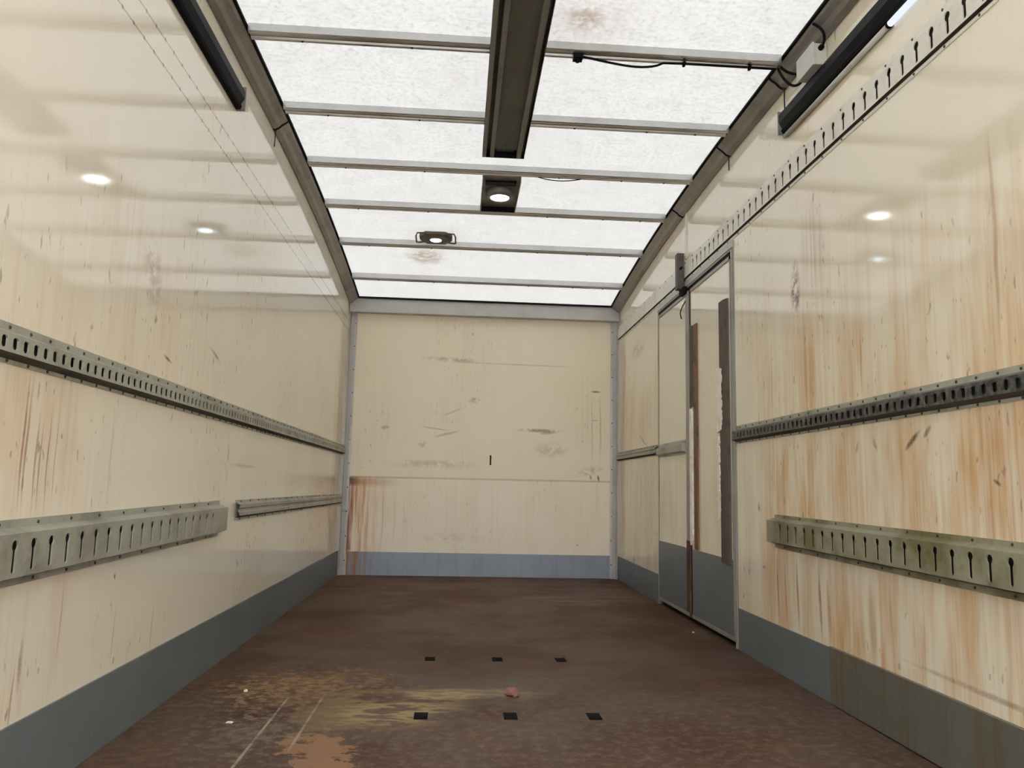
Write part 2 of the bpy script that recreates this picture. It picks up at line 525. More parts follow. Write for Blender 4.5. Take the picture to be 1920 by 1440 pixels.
kick_material('kick_grey', lin(108, 117, 119), 0.12)
kick_material('kick_rusty', lin(104, 104, 94), 0.75)
kick_material('kick_blue', lin(150, 160, 174), 0.10, True)

simple('steel', lin(172, 172, 158), 0.42, 0.2, lin(112, 106, 90), 6.0, 0.6)
simple('underside_shade', lin(58, 54, 46), 0.6, 0.0, lin(30, 27, 23), 8.0, 0.7)  # near-black tone standing for shade on the rail undersides
simple('slot_shade', lin(66, 64, 60), 0.6, 0.0, lin(30, 29, 28), 12.0, 0.7)  # dark tone standing for the shade inside the rail slots
simple('steel_dark', lin(98, 98, 92), 0.4, 0.4, lin(52, 50, 48), 5.0, 0.8, (0.3, 0.6))
simple('steel_white', lin(232, 229, 217), 0.4, 0.0, lin(204, 196, 176), 6.0, 0.5)
simple('olive_steel', lin(156, 154, 132), 0.45, 0.15, lin(110, 102, 62), 5.0, 0.8, (0.4, 0.65))
simple('rail_grey', lin(158, 155, 149), 0.4, 0.5, lin(116, 111, 103), 3.0, 0.6)
simple('beam_grey', lin(200, 199, 197), 0.28, 0.92, lin(170, 166, 160), 4.0, 0.4)
simple('frame_grey', lin(160, 156, 146), 0.4, 0.1, lin(126, 120, 108), 5.0, 0.5)
simple('post_grey', lin(178, 175, 172), 0.4, 0.15, lin(140, 134, 126), 5.0, 0.5)
simple('header_grey', lin(190, 188, 184), 0.42, 0.1, lin(160, 152, 140), 4.0, 0.4)
simple('black', lin(16, 16, 18), 0.7, 0.0, lin(28, 27, 27), 8.0, 0.5, spec=0.12)
simple('black_gloss', lin(8, 8, 12), 0.5, 0.0, lin(16, 15, 20), 6.0, 0.5, spec=0.2)
simple('rivet_dark', lin(62, 56, 48), 0.55, 0.2)
simple('channel_grey', lin(134, 132, 127), 0.45, 0.3, lin(100, 98, 94), 4.0, 0.6)
simple('channel_dark', lin(96, 95, 86), 0.5, 0.1, lin(76, 74, 68), 4.0, 0.6)
simple('tube_grey', lin(196, 192, 184), 0.35, 0.0, lin(150, 144, 132), 5.0, 0.4)
simple('box_grey', lin(206, 208, 200), 0.5, 0.0, lin(168, 168, 150), 7.0, 0.5)
simple('wood_brown', lin(128, 98, 70), 0.75, 0.0, lin(84, 64, 48), 14.0, 0.8)
simple('wood_dark', lin(96, 84, 74), 0.75, 0.0, lin(64, 54, 48), 12.0, 0.8)
simple('torn_white', lin(246, 240, 228), 0.7, 0.0, lin(200, 178, 152), 20.0, 0.5)
simple('rust_stile', lin(110, 78, 50), 0.7, 0.1, lin(64, 46, 34), 10.0, 0.9, (0.35, 0.6))
simple('lamp_brown', lin(92, 80, 66), 0.5, 0.1, lin(60, 50, 42), 12.0, 0.6)
simple('bolt_brown', lin(96, 88, 80), 0.6, 0.1, lin(64, 58, 52), 14.0, 0.7)
simple('pit_black', lin(20, 15, 13), 0.9)
simple('pink', lin(150, 106, 96), 0.7, 0.0, lin(110, 70, 62), 25.0, 0.8)
simple('chip_white', lin(226, 220, 206), 0.7)
simple('label_blue', lin(58, 70, 76), 0.4, 0.0, lin(110, 122, 128), 60.0, 0.9)
simple('asphalt', lin(128, 126, 122), 0.9)
emit('led_white', (1.0, 0.98, 0.96, 1), 14.0)
emit('led_cool', (0.62, 0.82, 1.0, 1), 9.0)
emit('tube_lit', (0.80, 0.86, 1.0, 1), 1.0)


def right_rail_material():
    g = G('greasy_steel')
    n = g.noise(g.obj, 7.0, 4, 0.65)
    f = g.noise(g.obj, 45.0, 3, 0.6)
    c = g.mix(g.step(n, 0.4, 0.7) * 0.6, lin(150, 148, 132), lin(96, 88, 66))
    gre = (1.0 - g.step(g.y + ((n - 0.5) * 0.5), 2.95, 3.4)) * (0.55 + g.step(f, 0.35, 0.6) * 0.4)
    c = g.mix(g.sat(gre), c, lin(56, 60, 64))
    MATS['greasy_steel'] = g.bsdf(c, 0.35, 0.35)


right_rail_material()


# ------------------------------------------------------------------ mesh helpers
class MB:
    def __init__(s):
        s.v, s.f = [], []

    def quad(s, a, b, c, d):
        n = len(s.v)
        s.v += [a, b, c, d]
        s.f.append((n, n + 1, n + 2, n + 3))
        return s

    def box(s, x0, x1, y0, y1, z0, z1):
        n = len(s.v)
        s.v += [(x, y, z) for z in (z0, z1) for y in (y0, y1) for x in (x0, x1)]
        for q in ((0, 2, 3, 1), (4, 5, 7, 6), (0, 1, 5, 4), (2, 6, 7, 3), (0, 4, 6, 2), (1, 3, 7, 5)):
            s.f.append(tuple(n + i for i in q))
        return s

    def prism(s, loop_a, loop_b, caps=True):
        """solid between two equal closed loops of points"""
        n, k = len(s.v), len(loop_a)
        s.v += list(loop_a) + list(loop_b)
        for i in range(k):
            j = (i + 1) % k
            s.f.append((n + i, n + j, n + k + j, n + k + i))
        if caps:
            s.f.append(tuple(n + i for i in reversed(range(k))))
            s.f.append(tuple(n + k + i for i in range(k)))
        return s

    def sweep(s, loops, caps=True):
        n, k = len(s.v), len(loops[0])
        for l in loops:
            s.v += list(l)
        for a in range(len(loops) - 1):
            for i in range(k):
                j = (i + 1) % k
                s.f.append((n + a * k + i, n + a * k + j, n + (a + 1) * k + j, n + (a + 1) * k + i))
        if caps:
            s.f.append(tuple(n + i for i in reversed(range(k))))
            s.f.append(tuple(n + (len(loops) - 1) * k + i for i in range(k)))
        return s

    def disc(s, c, r, axis, depth, seg=8, r2=None):
        """short cylinder or dome starting at c and rising along axis"""
        a = Vector(axis).normalized()
        t = a.orthogonal().normalized()
        b = a.cross(t)
        c = Vector(c)
        ring = lambda rr, h: [tuple(c + a * h + (t * math.cos(2 * math.pi * i / seg) + b * math.sin(2 * math.pi * i / seg)) * rr) for i in range(seg)]
        return s.sweep([ring(r, 0), ring(r2 if r2 is not None else r, depth)])

    def tube(s, pts, r, seg=8):
        pts = [Vector(p) for p in pts]
        loops = []
        ref = None
        for i, p in enumerate(pts):
            d = (pts[min(i + 1, len(pts) - 1)] - pts[max(i - 1, 0)]).normalized()
            if ref is None:
                ref = d.orthogonal().normalized()
            ref = (ref - d * ref.dot(d)).normalized()
            b = d.cross(ref)
            loops.append([tuple(p + (ref * math.cos(2 * math.pi * k / seg) + b * math.sin(2 * math.pi * k / seg)) * r) for k in range(seg)])
        return s.sweep(loops)

    def build(s, name, mat, parent=None, origin=None, bevel=0.0, smooth=False):
        if origin is None:
            origin = Vector((0, 0, 0)) if parent is None else wloc(parent)
        origin = Vector(origin)
        me = bpy.data.meshes.new(name)
        me.from_pydata([tuple(Vector(p) - origin) for p in s.v], [], s.f)
        bm = bmesh.new()
        bm.from_mesh(me)
        bmesh.ops.remove_doubles(bm, verts=bm.verts, dist=1e-5)
        bmesh.ops.recalc_face_normals(bm, faces=bm.faces)
        if bevel > 0:
            es = [e for e in bm.edges if len(e.link_faces) == 2 and e.calc_face_angle(0) > 0.6]
            bmesh.ops.bevel(bm, geom=es, offset=bevel, segments=2, affect='EDGES', profile=0.6)
        bm.to_mesh(me)
        bm.free()
        if smooth:
            for p in me.polygons:
                p.use_smooth = True
        me.materials.append(MATS[mat])
        o = bpy.data.objects.new(name, me)
        col.objects.link(o)
        if parent is not None:
            o.parent = parent
            o.location = origin - wloc(parent)
        else:
            o.location = origin
        return o


def wloc(o):
    v = Vector(o.location)
    while o.parent is not None:
        o = o.parent
        v = v + Vector(o.location)
    return v


def thing(name, label, cat, loc, group=None):
    o = bpy.data.objects.new(name, None)
    o.empty_display_size = 0.1
    col.objects.link(o)
    o.location = loc
    return tag(o, label, cat, group)


def tag(o, label, cat, group=None):
    o['label'] = label
    o['category'] = cat
    if group:
        o['group'] = group
    return o


def struct(o, label=None, cat=None):
    o['kind'] = 'structure'
    if label:
        o['label'] = label
    if cat:
        o['category'] = cat
    return o


def stuff(o):
    o['kind'] = 'stuff'
    return o


def bez(p0, p1, p2, p3, n=14):
    p0, p1, p2, p3 = map(Vector, (p0, p1, p2, p3))
    out = []
    for i in range(n + 1):
        t = i / n
        out.append(tuple(p0 * (1 - t) ** 3 + p1 * 3 * t * (1 - t) ** 2 + p2 * 3 * t * t * (1 - t) + p3 * t ** 3))
    return out


# ------------------------------------------------------------------ the setting
# ground outside
struct(MB().box(-14, 14, -16, 20, -1.05, -1.0).build('ground', 'asphalt'),
       'plain grey asphalt ground under and around the truck body', 'ground')

# floor with six sunken sockets
HX = (-0.303, -0.003, 0.282)
HY = (2.75, 3.625)
HW, HD = 0.023, 0.042
xs = sorted([-1.25, 1.25] + [h + s * HW for h in HX for s in (-1, 1)])
ys = sorted([YR, D + 0.05] + [h + s * HD for h in HY for s in (-1, 1)])
fm = MB()
for i in range(len(xs) - 1):
    for j in range(len(ys) - 1):
        if i % 2 == 1 and j % 2 == 1:
            continue
        fm.quad((xs[i], ys[j], 0), (xs[i + 1], ys[j], 0), (xs[i + 1], ys[j + 1], 0), (xs[i], ys[j + 1], 0))
fm.box(-1.25, 1.25, YR, D + 0.05, -0.16, -0.14)
floor = struct(fm.build('floor', 'floor'), 'worn brown plywood load floor with sawdust smears', 'floor')
for hx in HX:
    for hy in HY:
        p = MB()
        a, b, c, d = hx - HW, hx + HW, hy - HD, hy + HD
        p.quad((a, c, -0.09), (b, c, -0.09), (b, d, -0.09), (a, d, -0.09))
        p.quad((a, c, 0), (b, c, 0), (b, c, -0.09), (a, c, -0.09))
        p.quad((a, d, 0), (b, d, 0), (b, d, -0.09), (a, d, -0.09))
        p.quad((a, c, 0), (a, d, 0), (a, d, -0.09), (a, c, -0.09))
        p.quad((b, c, 0), (b, d, 0), (b, d, -0.09), (b, c, -0.09))
        p.build('socket', 'pit_black', floor)

# side walls follow the bent roof
ytop = [YR] + [3.6 + 0.2 * i for i in range(17)] + [D + 0.04]


def wall_outline(opening=None):
    pts = [(YR, -0.1)]
    if opening:
        a, b, h = opening
        pts += [(a, -0.1), (a, h), (b, h), (b, -0.1)]
    pts += [(D + 0.04, -0.1)]
    pts += [(y, zr(y) - 0.002) for y in reversed(ytop)]
    return pts


ol = wall_outline()
struct(MB().prism([(-W, y, z) for y, z in ol], [(-W - 0.04, y, z) for y, z in ol]).build('wall_left', 'wall_cream_left'),
       'glossy cream side wall with rust drips and two rows of old rivet holes', 'wall')
DY0, DY1, DH = 3.90, 5.425, 2.035
ol = wall_outline((DY0, DY1, DH))
struct(MB().prism([(W, y, z) for y, z in ol], [(W + 0.04, y, z) for y, z in ol]).build('wall_right', 'wall_cream_right'),
       'glossy cream side wall streaked with orange stains around the double door', 'wall')
bw = MB().box(-W - 0.04, W + 0.04, D, D + 0.04, -0.1, zr(D))
wall_back = struct(bw.build('wall_back', 'wall_cream_back'),
                   'cream end wall with a rusty corner and grey kick strip', 'wall')
MB().box(0.069, 0.083, D - 0.004, D + 0.001, 0.955, 1.04).build('slot', 'pit_black', wall_back)

# roof sheet
rm = MB()
ry = [YR + 0.3 * i for i in range(16)] + [3.6 + 0.15 * i for i in range(22)] + [D + 0.04]
ry = sorted(set(round(v, 4) for v in ry))
for a, b in zip(ry[:-1], ry[1:]):
    rm.quad((-W - 0.04, a, zr(a)), (W + 0.04, a, zr(a)), (W + 0.04, b, zr(b)), (-W - 0.04, b, zr(b)))
struct(rm.build('ceiling', 'roof', smooth=True), 'glowing translucent white fibreglass roof sheet', 'ceiling')

# kick boards
struct(MB().box(-W, -W + 0.006, YR, D - 0.02, 0, 0.204).build('baseboard_left', 'kick_grey', bevel=0.0015),
       'long dark grey kick board along the wall without a door', 'baseboard')
struct(MB().box(-1.13, 1.135, D - 0.006, D, 0, 0.196).build('baseboard_back', 'kick_blue', bevel=0.0015),
       'pale blue grey kick board at the foot of the end wall', 'baseboard')
struct(MB().box(W - 0.006, W, DY1 + 0.012, D - 0.02, 0, 0.195).build('baseboard_right', 'kick_grey', bevel=0.0015),
       'short grey kick board between the double door and the end wall', 'baseboard')
struct(MB().box(W - 0.006, W, 2.925, DY0 - 0.02, 0, 0.2).build('baseboard_right', 'kick_grey', bevel=0.0015),
       'grey kick board piece next to the double door near leaf', 'baseboard')
struct(MB().box(W - 0.014, W, YR, 2.915, 0.004, 0.206).build('baseboard_right', 'kick_rusty', bevel=0.002),
       'rust-stained olive grey kick board standing slightly proud', 'baseboard')

# roof rails
PROF = [(0, -0.052), (0.008, -0.056), (0.03, -0.046), (0.045, -0.030), (0.066, -0.016), (0.076, -0.006), (0.076, 0.004), (0, 0.004)]
railys = [YR] + [2.0, 3.0, 3.4] + [3.6 + 0.15 * i for i in range(22)] + [D]


def rail_loop(side, y, prof):
    return [(side * (W - d), y, zr(y) + dz - 0.005) for d, dz in prof]


rails = {}
for side, nm, lb in ((-1, 'trim_1', 'grey roof edge rail above the wall without a door'),
                     (1, 'trim_2', 'grey roof edge rail above the wall with the double door')):
    r = MB().sweep([rail_loop(side, y, PROF) for y in railys]).build(nm, 'rail_grey')
    struct(r, lb, 'trim')
    MB().sweep([rail_loop(side, y, [(0.0765, -0.009), (0.087, -0.007), (0.087, 0.003), (0.0765, 0.003)]) for y in railys]).build('seal_strip', 'black', r)
    rails[side] = r
    bs = ((3.86,) if side < 0 else (3.19, 3.9, 4.78))
    for y in bs:
        pr = [(d + (0.002 if d > 0 else 0), dz - 0.002) for d, dz in PROF]
        MB().sweep([rail_loop(side, y - 0.006, pr), rail_loop(side, y + 0.006, pr)]).build('joint_band', 'black', r)

# end wall posts and header
for side, nm, lb in ((-1, 'trim_3', 'grey riveted corner post beside the rusty stain'),
                     (1, 'trim_4', 'grey riveted corner post on the door side of the end wall')):
    p = MB()
    prof = [(0, 0), (0.066, 0), (0.066, 0.008), (0.05, 0.012), (0.02, 0.026), (0.012, 0.045), (0.0, 0.045)]
    p.prism([(side * (W - a), D - b, 0.0) for a, b in prof], [(side * (W - a), D - b, 2.30) for a, b in prof])
    po = struct(p.build(nm, 'post_grey'), lb, 'trim')
    rv = MB()
    for k in range(11):
        rv.disc((side * (W - 0.054), D - 0.010, 0.12 + 0.205 * k), 0.006, (0, -1, 0), 0.004, 8, 0.004)
    stuff(rv.build('rivets', 'rivet_dark', po))
struct(MB().box(-W + 0.005, W - 0.005, 6.79, D, 2.262, zr(6.8) - 0.004).build('trim_5', 'header_grey', bevel=0.004),
       'pale grey header strip between end wall and roof', 'trim')
struct(MB().box(-W + 0.08, W - 0.08, 6.765, 6.795, zr(6.78) - 0.014, zr(6.78) - 0.001).build('trim_6', 'black'),
       'thin black seal under the roof edge at the end wall', 'trim')
# pale joint strip above the double door
struct(MB().box(W - 0.004, W, 4.705, 4.745, 2.225, 2.53).build('trim_7', 'torn_white', bevel=0.001),
       'thin pale upright joint strip above the double door', 'trim')

# ------------------------------------------------------------------ double door
door = struct(thing('door_1', 'cream double side door with grey kick plates', 'door', (W, (DY0 + DY1) / 2, 0)))
f = MB()
f.box(W - 0.006, W + 0.036, DY0 - 0.004, DY0 + 0.018, 0.0, DH)
f.box(W - 0.003, W + 0.036, DY0 - 0.020, DY0 - 0.012, 0.0, DH + 0.04)
f.box(W - 0.006, W + 0.036, DY1 - 0.012, DY1 + 0.004, 0.0, DH)
f.box(W - 0.006, W + 0.036, DY0 + 0.018, DY1 - 0.012, DH - 0.006, DH + 0.006)
f.build('frame', 'frame_grey', door)
s = MB()
s.box(W + 0.020, W + 0.042, DY0 + 0.01, DY1 - 0.005, -0.02, 0.06)
s.box(W + 0.020, W + 0.042, DY0 + 0.01, DY1 - 0.005, 1.95, DH)
s.box(W + 0.020, W + 0.042, DY0 + 0.01, DY0 + 0.06, 0.06, 1.95)
s.box(W + 0.020, W + 0.042, DY1 - 0.06, DY1 - 0.005, 0.06, 1.95)
s.box(W + 0.020, W + 0.042, 4.60, 4.70, 0.06, 1.95)
s.build('gap_light_stop', 'black', door)  # backing added behind the leaf gaps to stop outside light leaking in
YM = 4.645
for (a, b, near) in ((DY0 + 0.024, YM - 0.004, True), (YM + 0.004, DY1 - 0.018, False)):
    leaf = MB().box(W - 0.002, W + 0.018, a, b, 0.034, 2.005).build('leaf', 'door_cream', door, bevel=0.0015)
    MB().box(W - 0.006, W - 0.002, a + 0.012, b - 0.004, 0.05, 0.425).build('kick_plate', 'kick_grey', leaf, bevel=0.001)
    e = MB()
    e.box(W - 0.008, W - 0.001, a, a + 0.012, 0.034, 2.005)
    e.box(W - 0.008, W - 0.001, a, b, 0.030, 0.050)
    e.box(W - 0.008, W - 0.001, a, b, 1.985, 2.005)
    e.build('edge_trim', 'frame_grey', leaf)
    if not near:
        MB().box(W - 0.008, W - 0.0015, YM + 0.004, YM + 0.095, 0.47, 1.985).build('stile', 'frame_grey', leaf, bevel=0.001)
        MB().box(W - 0.0085, W - 0.0015, YM + 0.004, YM + 0.10, 0.05, 0.47).build('stile', 'rust_stile', leaf, bevel=0.001)
        MB().box(W - 0.014, W - 0.0015, YM + 0.012, YM + 0.03, 0.03, 0.44).build('edge_bar', 'rust_stile', leaf, bevel=0.002)
        # short piece of lashing rail riveted on the leaf
        q = MB()
        pf = [(0.0, 0.992), (0.003, 0.992), (0.004, 1.006), (0.028, 1.012), (0.028, 1.056), (0.004, 1.064), (0.003, 1.084), (0, 1.084)]
        q.prism([(W - d, 4.765, z) for d, z in pf], [(W - d, 5.395, z) for d, z in pf])
        q.build('rail_piece', 'steel', leaf)
        g2 = MB()
        g2.tube(bez((W - 0.006, 4.83, 1.86), (W - 0.03, 4.80, 1.90), (W - 0.03, 4.76, 1.90), (W - 0.012, 4.72, 1.95)), 0.004)
        g2.build('catch', 'rivet_dark', leaf)
    else:
        # exposed wooden strips where the skin has been torn off
        MB().box(W - 0.012, W - 0.001, 4.505, 4.575, 0.43, 1.765).build('bare_strip', 'wood_brown', leaf, bevel=0.003)
        MB().box(W - 0.016, W - 0.001, 4.575, 4.635, 1.27, 1.765).build('bare_strip', 'wood_dark', leaf, bevel=0.004)
        st = MB()
        pr = [(-0.001, 3.965), (0.010, 3.968), (0.018, 3.99), (0.020, 4.03), (0.018, 4.08), (0.010, 4.105), (-0.001, 4.108)]
        st.prism([(W - d, y, 0.40) for d, y in pr], [(W - d, y, 1.785) for d, y in pr])
        st.build('bare_strip', 'wood_dark', leaf)

        def ragged(yl, yr, z0, z1, amp_l, amp_r, seed, d0, d1):
            rnd = random.Random(seed)
            n = 26
            lft, rgt = [], []
            for i in range(n + 1):
                t = i / n
                z = z0 + (z1 - z0) * t
                taper = 1.0 if 0 < i < n else 0.3
                lft.append((yl + rnd.uniform(-amp_l, amp_l), z))
                rgt.append((yl + (yr - yl) * taper + rnd.uniform(-amp_r, amp_r), z))
            mb = MB()
            for i in range(n):
                quad = [lft[i], rgt[i], rgt[i + 1], lft[i + 1]]
                mb.prism([(W - d0, y, z) for y, z in quad], [(W - d1, y, z) for y, z in quad])
            return mb
        ragged(4.635, 4.590, 0.45, 1.26, 0.002, 0.007, 3, 0.0, 0.019).build('torn_skin', 'torn_white', leaf)
        ragged(4.115, 4.04, 1.08, 1.43, 0.004, 0.012, 5, 0.012, 0.024).build('torn_skin', 'torn_white', leaf)
        ragged(4.115, 4.085, 0.62, 1.06, 0.006, 0.014, 9, 0.010, 0.022).build('torn_skin', 'torn_white', leaf)
# header bar over the leaves and the bolt between them
MB().box(W - 0.010, W - 0.0005, DY0 - 0.01, DY1 + 0.01, 2.040, 2.080).build('header_bar', 'header_grey', door, bevel=0.002)
MB().box(W - 0.004, W + 0.002, DY0 + 0.02, DY1 - 0.015, 2.006, 2.030).build('gap_seal', 'black', door)
b = MB().box(W - 0.058, W - 0.013, 4.735, 4.790, 2.03, 2.265)
bolt = b.build('bolt', 'bolt_brown', door, bevel=0.004)
MB().box(W - 0.030, W - 0.002, 4.70, 4.80, 1.995, 2.040).build('bolt_keep', 'black', bolt, bevel=0.004)
MB().tube([(W - 0.04, 4.735, 2.16), (W - 0.04, 4.70, 2.16)], 0.007).build('knob', 'black', bolt)

# ------------------------------------------------------------------ lashing rails


def keyhole(r, a, top, bot, cy=0.0, seg=10):
    """outline round at the top with a narrow tail"""
    pts = []
    zc = top - r
    ang0 = math.asin(a / r)
    for i in range(seg + 1):
        t = -math.pi / 2 + ang0 + (2 * math.pi - 2 * ang0) * i / seg
        pts.append((cy + r * math.cos(t), zc + r * math.sin(t)))
    pts.append((cy - a, bot + a * 0.6))
    pts.append((cy - a * 0.5, bot))
    pts.append((cy + a * 0.5, bot))
    pts.append((cy + a, bot + a * 0.6))
    return pts


def roundrect(hw, z0, z1):
    c = hw * 0.45
    return [(hw, z0 + c), (hw, z1 - c), (hw - c, z1), (-hw + c, z1), (-hw, z1 - c), (-hw, z0 + c), (-hw + c, z0), (hw - c, z0)]


def cell(pitch, z0, z1, hole):
    bm = bmesh.new()
    outer = [(-pitch / 2, z0), (pitch / 2, z0), (pitch / 2, z1), (-pitch / 2, z1)]
    vs = [bm.verts.new((y, z, 0)) for y, z in outer]
    es = [bm.edges.new((vs[i], vs[(i + 1) % 4])) for i in range(4)]
    vh = [bm.verts.new((y, z, 0)) for y, z in hole]
    es += [bm.edges.new((vh[i], vh[(i + 1) % len(vh)])) for i in range(len(vh))]
    bmesh.ops.triangle_fill(bm, edges=es, use_beauty=True)
    bm.verts.index_update()
    v = [(q.co.x, q.co.y) for q in bm.verts]
    f = [tuple(w.index for w in fc.verts) for fc in bm.faces]
    bm.free()
    return v, f


def lashing_rail(label, side, y0, y1, fl, web, depth, slots, pitch, hole, mats, group=None, tilt=0.0, slot0=None, slot1=None,
                 rivet_step=0.086, flange_mat=None, lip_drop=0.010, back_mat='slot_shade'):
    x = lambda d: side * (W - d)
    zt = lambda z, y: z + tilt * (y - (y0 + y1) / 2)
    t = thing('lashing_rail', label, 'rail', (side * W, (y0 + y1) / 2, fl[0]), group)
    wb = MB()
    z0, z1 = web
    if slots:
        s0 = y0 if slot0 is None else slot0
        s1 = y1 if slot1 is None else slot1
        n = int((s1 - s0) / pitch)
        cv, cf = cell(pitch, z0, z1, hole)
        for i in range(n):
            yc = s0 + pitch * (i + 0.5)
            k = len(wb.v)
            wb.v += [(x(depth), yc + a, zt(c, yc)) for a, c in cv]
            wb.f += [tuple(k + j for j in tri) for tri in cf]
            k = len(wb.v)
            h = len(hole)
            wb.v += [(x(depth), yc + a, zt(c, yc)) for a, c in hole] + [(x(depth - 0.004), yc + a, zt(c, yc)) for a, c in hole]
            for j in range(h):
                j2 = (j + 1) % h
                wb.f.append((k + j, k + j2, k + h + j2, k + h + j))
        e1 = s0 + pitch * n
        for a, b_ in ((y0, s0), (e1, y1)):
            if b_ - a > 1e-4:
                wb.quad((x(depth), a, zt(z0, a)), (x(depth), b_, zt(z0, b_)), (x(depth), b_, zt(z1, b_)), (x(depth), a, zt(z1, a)))
    else:
        zs = [z0, z0 + (z1 - z0) * 0.3, z0 + (z1 - z0) * 0.4, z0 + (z1 - z0) * 0.6, z0 + (z1 - z0) * 0.7, z1]
        ds = [depth, depth, depth * 0.7, depth * 0.7, depth, depth]
        for i in range(5):
            wb.quad((x(ds[i]), y0, zt(zs[i], y0)), (x(ds[i]), y1, zt(zs[i], y1)), (x(ds[i + 1]), y1, zt(zs[i + 1], y1)), (x(ds[i + 1]), y0, zt(zs[i + 1], y0)))
    side_quad = lambda mb, za, zb: mb.quad((x(depth), y0, zt(za, y0)), (x(depth), y1, zt(za, y1)), (x(0.003), y1, zt(zb, y1)), (x(0.003), y0, zt(zb, y0)))
    side_quad(wb, z1, z1 + 0.010)
    wb.build('slotted_web' if slots else 'ribbed_web', mats, t)
    lip = side_quad(MB(), z0, z0 - lip_drop)
    if lip_drop < 0.008:
        lip.quad((x(0.0036), y0, zt(z0 - 0.008, y0)), (x(0.0036), y1, zt(z0 - 0.008, y1)), (x(0.0036), y1, zt(z0, y1)), (x(0.0036), y0, zt(z0, y0)))  # dark strip drawn as the shadow line below the web
    lip.build('lower_lip', 'underside_shade', t)  # underside of the web, its shade put into the colour
    if slots:
        q = [(0.0005, z0), (0.0025, z0), (0.0025, z1), (0.0005, z1)]
        MB().prism([(x(d), y0, zt(z, y0)) for d, z in q], [(x(d), y1, zt(z, y1)) for d, z in q]).build('slot_shade_strip', back_mat, t)  # dark strip added behind the slots so they look shaded inside
    fmat = flange_mat or mats
    k = int((y1 - y0) / rivet_step)
    for za, zb in ((z1 + 0.008, fl[1]), (fl[0], z0 - 0.008)):
        q = [(0.0, za), (0.0035, za), (0.0035, zb), (0.0, zb)]
        fo = MB().prism([(x(d), y0, zt(z, y0)) for d, z in q], [(x(d), y1, zt(z, y1)) for d, z in q]).build('flange', fmat, t)
        rv = MB()
        for i in range(k):
            y = y0 + rivet_step * (i + 0.5)
            rv.disc((x(0.0035), y, zt((za + zb) / 2, y)), 0.0048, (-side, 0, 0), 0.0022, 6, 0.0034)
        stuff(rv.build('rivets', 'rivet_dark', fo))
    return t


MIDHOLE = roundrect(0.0105, 1.0345, 1.0605)
lashing_rail('waist-high grey rail with small square slots, on the wall without a door', -1, 0.6, 6.815,
             (1.008, 1.097), (1.027, 1.069), 0.028, True, 0.0425, MIDHOLE, 'steel', slot0=0.62, slot1=6.8)
lashing_rail('waist-high greasy dark rail with small slots, near side of the double door', 1, 0.6, 3.878,
             (1.008, 1.097), (1.027, 1.069), 0.028, True, 0.0425, MIDHOLE, 'greasy_steel', slot0=0.62, slot1=3.87, flange_mat='steel')
lashing_rail('short waist-high ribbed rail between the double door and the end wall', 1, 5.435, 6.815,
             (1.012, 1.088), (1.027, 1.069), 0.026, False, 0.0425, MIDHOLE, 'steel')
LOWHOLE = keyhole(0.0125, 0.0070, 0.627, 0.555)
lashing_rail('low grey keyhole-slotted rail below knee height, opposite the door wall', -1, 0.6, 3.395,
             (0.520, 0.668), (0.545, 0.640), 0.040, True, 0.0775, LOWHOLE, 'steel', tilt=0.0105, slot0=0.68, slot1=3.36, rivet_step=0.16)
lashing_rail('low olive keyhole-slotted rail above the rust-stained kick board', 1, 0.6, 3.415,
             (0.512, 0.657), (0.540, 0.632), 0.040, True, 0.0775, keyhole(0.0125, 0.0070, 0.621, 0.550), 'olive_steel', tilt=0.0105,
             slot0=0.60, slot1=3.32, rivet_step=0.155)
lashing_rail('low narrow ribbed rail running to the corner post by the rusty stain', -1, 3.635, 6.815,
             (0.588, 0.680), (0.610, 0.660), 0.022, False, 0.05, MIDHOLE, 'steel', rivet_step=0.16)
lashing_rail('high white keyhole-slotted rail above head height over the double door', 1, 0.9, 6.815,
             (2.082, 2.216), (2.102, 2.186), 0.012, True, 0.0785, keyhole(0.0145, 0.0080, 2.180, 2.110), 'steel_white', slot0=0.91, slot1=4.66, rivet_step=0.157, lip_drop=0.003)

# ------------------------------------------------------------------ roof beams
BEAMS = [(3.083, 'grey roof beam with a black cable slung under it, ending at the junction box'),
         (3.733, 'grey roof beam crossing above the long dark channel, behind the cabled beam'),
         (4.350, 'grey roof beam between the end of the dark channel and the round lamp'),
         (4.947, 'grey roof beam directly behind the round lamp housing'),
         (5.596, 'grey roof beam next to the oblong caged lamp, shining in its light'),
         (6.300, 'grey roof beam closest to the end wall')]
for yf, lb in BEAMS:
    yn = yf - 0.066
    zt_ = zr(yf) - 0.001
    h = 0.036
    pr = [(yn, zt_ + (zr(yn) - zr(yf))), (yn, zt_ - h + 0.004), (yn + 0.004, zt_ - h), (yn + 0.020, zt_ - h), (yn + 0.024, zt_ - h + 0.007),
          (yf - 0.022, zt_ - h + 0.007), (yf - 0.018, zt_ - h), (yf - 0.003, zt_ - h), (yf, zt_ - h + 0.003), (yf, zt_)]
    bt = thing('roof_beam', lb, 'beam', (0, (yn + yf) / 2, zt_ - h), 'beams under the roof sheet')
    MB().prism([(-1.108, y, z) for y, z in pr], [(1.108, y, z) for y, z in pr]).build('bar', 'beam_grey', bt)
    rv = MB()
    for k, xx in enumerate((-0.9, -0.45, 0.33, 0.7, 0.95)):
        rv.disc((xx, yf - 0.012, zt_ - h), 0.006, (0, 0, -1), 0.004, 6, 0.004)
    stuff(rv.build('rivets', 'rivet_dark', bt))

